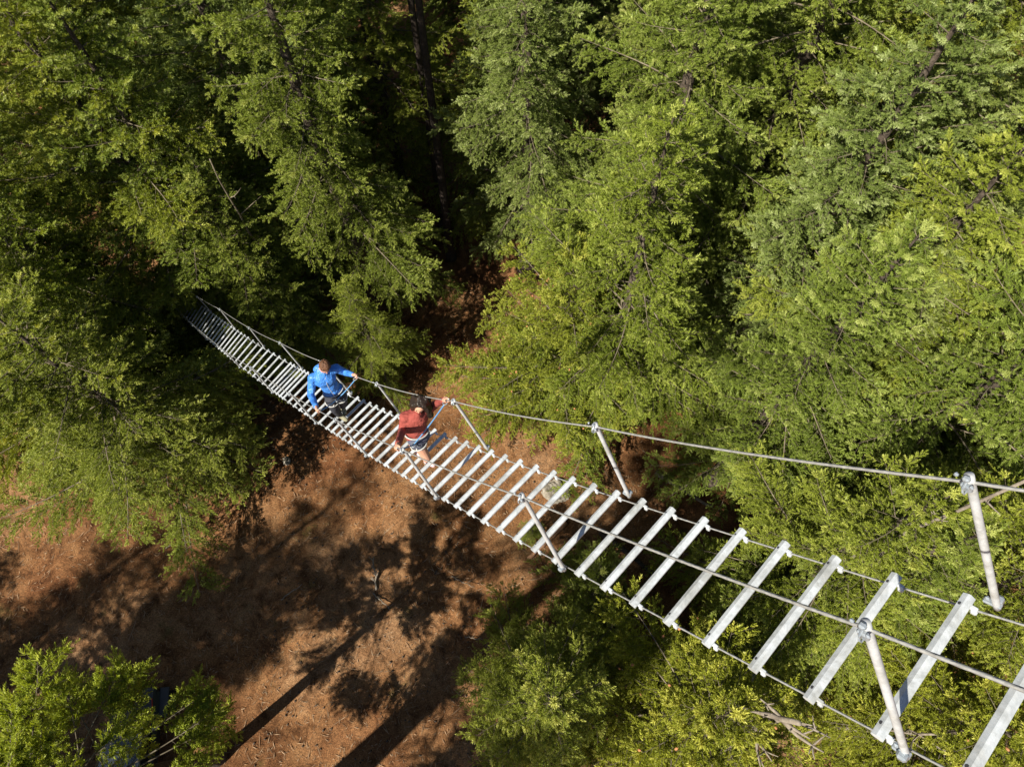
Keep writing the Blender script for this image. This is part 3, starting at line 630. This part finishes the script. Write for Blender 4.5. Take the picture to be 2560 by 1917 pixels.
# litter of needles, sticks and cones strewn over the clearing: uncountable
rg = np.random.default_rng(21); Vs, Fs = [], []; N_ = 15000
lx = rg.uniform(-21, 6, N_); ly = rg.uniform(-3, 17, N_); la = rg.uniform(0, 6.28, N_); ll = rg.lognormal(-2.55, .5, N_); lw = rg.uniform(.005, .014, N_); lz = gz(lx, ly) + .025
dx, dy = np.cos(la), np.sin(la); T_ = np.stack([np.stack([lx - dx * ll, ly - dy * ll, lz], 1), np.stack([lx - dy * lw, ly + dx * lw, lz + .012], 1), np.stack([lx + dx * ll, ly + dy * ll + ll * .15, lz + .02], 1), np.stack([lx + dy * lw, ly - dx * lw, lz], 1)], 1)
Fq = np.arange(N_ * 4).reshape(-1, 4); lit = link('fallen_twigs', np_mesh('fallen twigs', T_.reshape(-1, 3), Fq, 4), None, M['stick']); tag(lit, 'pale dry twigs strewn all over the needle-covered clearing', 'twigs', None, 'stuff')
mb = MB()
for k in range(420):
    x_, y_ = rg.uniform(-9, 4), rg.uniform(-2, 10); r_ = rg.uniform(.02, .035); a_ = rg.uniform(0, 3.14)
    mb.ball((x_, y_, float(gz(x_, y_)) + r_), (r_ * 1.7, r_, r_), Matrix.Rotation(a_, 3, 'Z'), 1)
co = mb.build('fallen_cones', M['bark'], None, True); tag(co, 'small dark fallen cones scattered on the sunlit part of the clearing', 'cones', None, 'stuff')
# low undergrowth in the shade
kg = []
for (u, v, s, lab) in ((640, 1110, .35, 'knee-high seedling in the shade left of the bridge'), (1330, 1340, .30, 'tiny bright seedling seen between the lower rungs'), (1000, 760, .40, 'low seedling in the dark gap left of the bare stem'), (905, 830, .34, 'low seedling at the edge of the dark ground behind the man')):
    p = at(u, v, 0); add_tree('young', p.x, p.y, s, u, lab, None, 'fir_seedling', 'seedling')
# ------------------------------------------------------------------ dead wood standing among the firs
def snag(u, v, z, H, r, label, seed, nb=16, m='dead', lean=(0, 0), spread=1.0):
    p = at(u, v, z); rg = random.Random(seed); t = empty('dead_tree', (p.x, p.y, float(gz(p.x, p.y)) - .05)); tag(t, label, 'dead tree')
    P = [(lean[0] * (i / 14) ** 2 + rg.uniform(-.05, .05), lean[1] * (i / 14) ** 2 + rg.uniform(-.05, .05), H * i / 14) for i in range(15)]
    MB().tube(P, [r * (1 - .75 * i / 14) for i in range(15)], 10).build('trunk', M[m], t, True)
    for k in range(nb):
        f = rg.uniform(.5, .99); i = int(f * 14); q = Vector(P[min(14, i)]); a = rg.uniform(0, 6.28); L = rg.uniform(.5, 1.3) * spread * (1.3 - f * .6)
        d = Vector((math.cos(a), math.sin(a), rg.uniform(-.2, .5))); w = Vector((rg.uniform(-.3, .3), rg.uniform(-.3, .3), rg.uniform(-.1, .4)))
        pts = [q, q + d * L * .4, q + d * L * .75 + w * .3, q + d * L + w * .6]; rr = r * .28
        mb = MB(); mb.tube([tuple(x) for x in pts], [rr, rr * .7, rr * .45, rr * .2], 6)
        for g in range(3):
            e = Vector((rg.uniform(-1, 1), rg.uniform(-1, 1), rg.uniform(-.3, .5))) * L * .35; b0 = pts[rg.randint(1, 2)]
            mb.tube([tuple(b0), tuple(b0 + e * .6), tuple(b0 + e + Vector((0, 0, .05)))], [rr * .4, rr * .28, rr * .12], 5)
        mb.build('branch', M[m], t, True)
    return t
snag(1960, 1800, 11.5, 12.5, .2, 'bleached dead top with crooked pale limbs, bottom right beside the cone-bearing fir', 5, 20, spread=1.1)
p_ = at(2520, 1235, 16); add_tree('mid_a', p_.x, p_.y, .93, 1, 'fir at the right edge just above the nearest handrail post, round a broken pale top')
snag(2520, 1235, 16, 16.6, .10, 'straw-pale broken treetop behind the cable at the right edge', 8, 14, lean=(.1, .1), spread=.35)
snag(545, 430, 11, 12.5, .075, 'slender grey dead tree hanging bare between the two left clumps', 11, 9, 'limb', lean=(.5, -.9), spread=.8)
snag(2290, 1830, 8, 9, .09, 'short dead tree with twiggy pale limbs left of the nearest rung', 14, 12, spread=.8)
snag(1600, 390, 12, 13, .05, 'thin dead sapling with white twigs above the middle of the right-hand stand', 17, 8, spread=.9)
# ------------------------------------------------------------------ cones on the trees nearest the camera
for t in [o for o in bpy.data.objects if o.name.startswith('fir_tree') and any(c.data and c.data.name.startswith('broad foliage') for c in o.children)] :
    me = [c for c in t.children if c.data.name.startswith('broad foliage')][0].data; co_ = np.empty(len(me.vertices) * 3, np.float32); me.vertices.foreach_get('co', co_); co_ = co_.reshape(-1, 3)
    r2 = np.hypot(co_[:, 0], co_[:, 1]); ok = np.where((co_[:, 2] > 4) & (r2 > .8))[0]
    if 'CONE' not in globals():
        mb = MB(); mb.ball((0, 0, 0), (.034, .034, .060), None, 2); cc = mb.build('cone', M['cone'], None, True); CONE = cc.data; bpy.data.objects.remove(cc)
    for i_ in rg.choice(ok, 70):
        c = bpy.data.objects.new('cone', CONE); COL.objects.link(c); c.parent = t; c.location = co_[i_] + np.array([0, 0, .02]); c.rotation_euler = (rg.uniform(-.8, .8), rg.uniform(-.8, .8), 0)
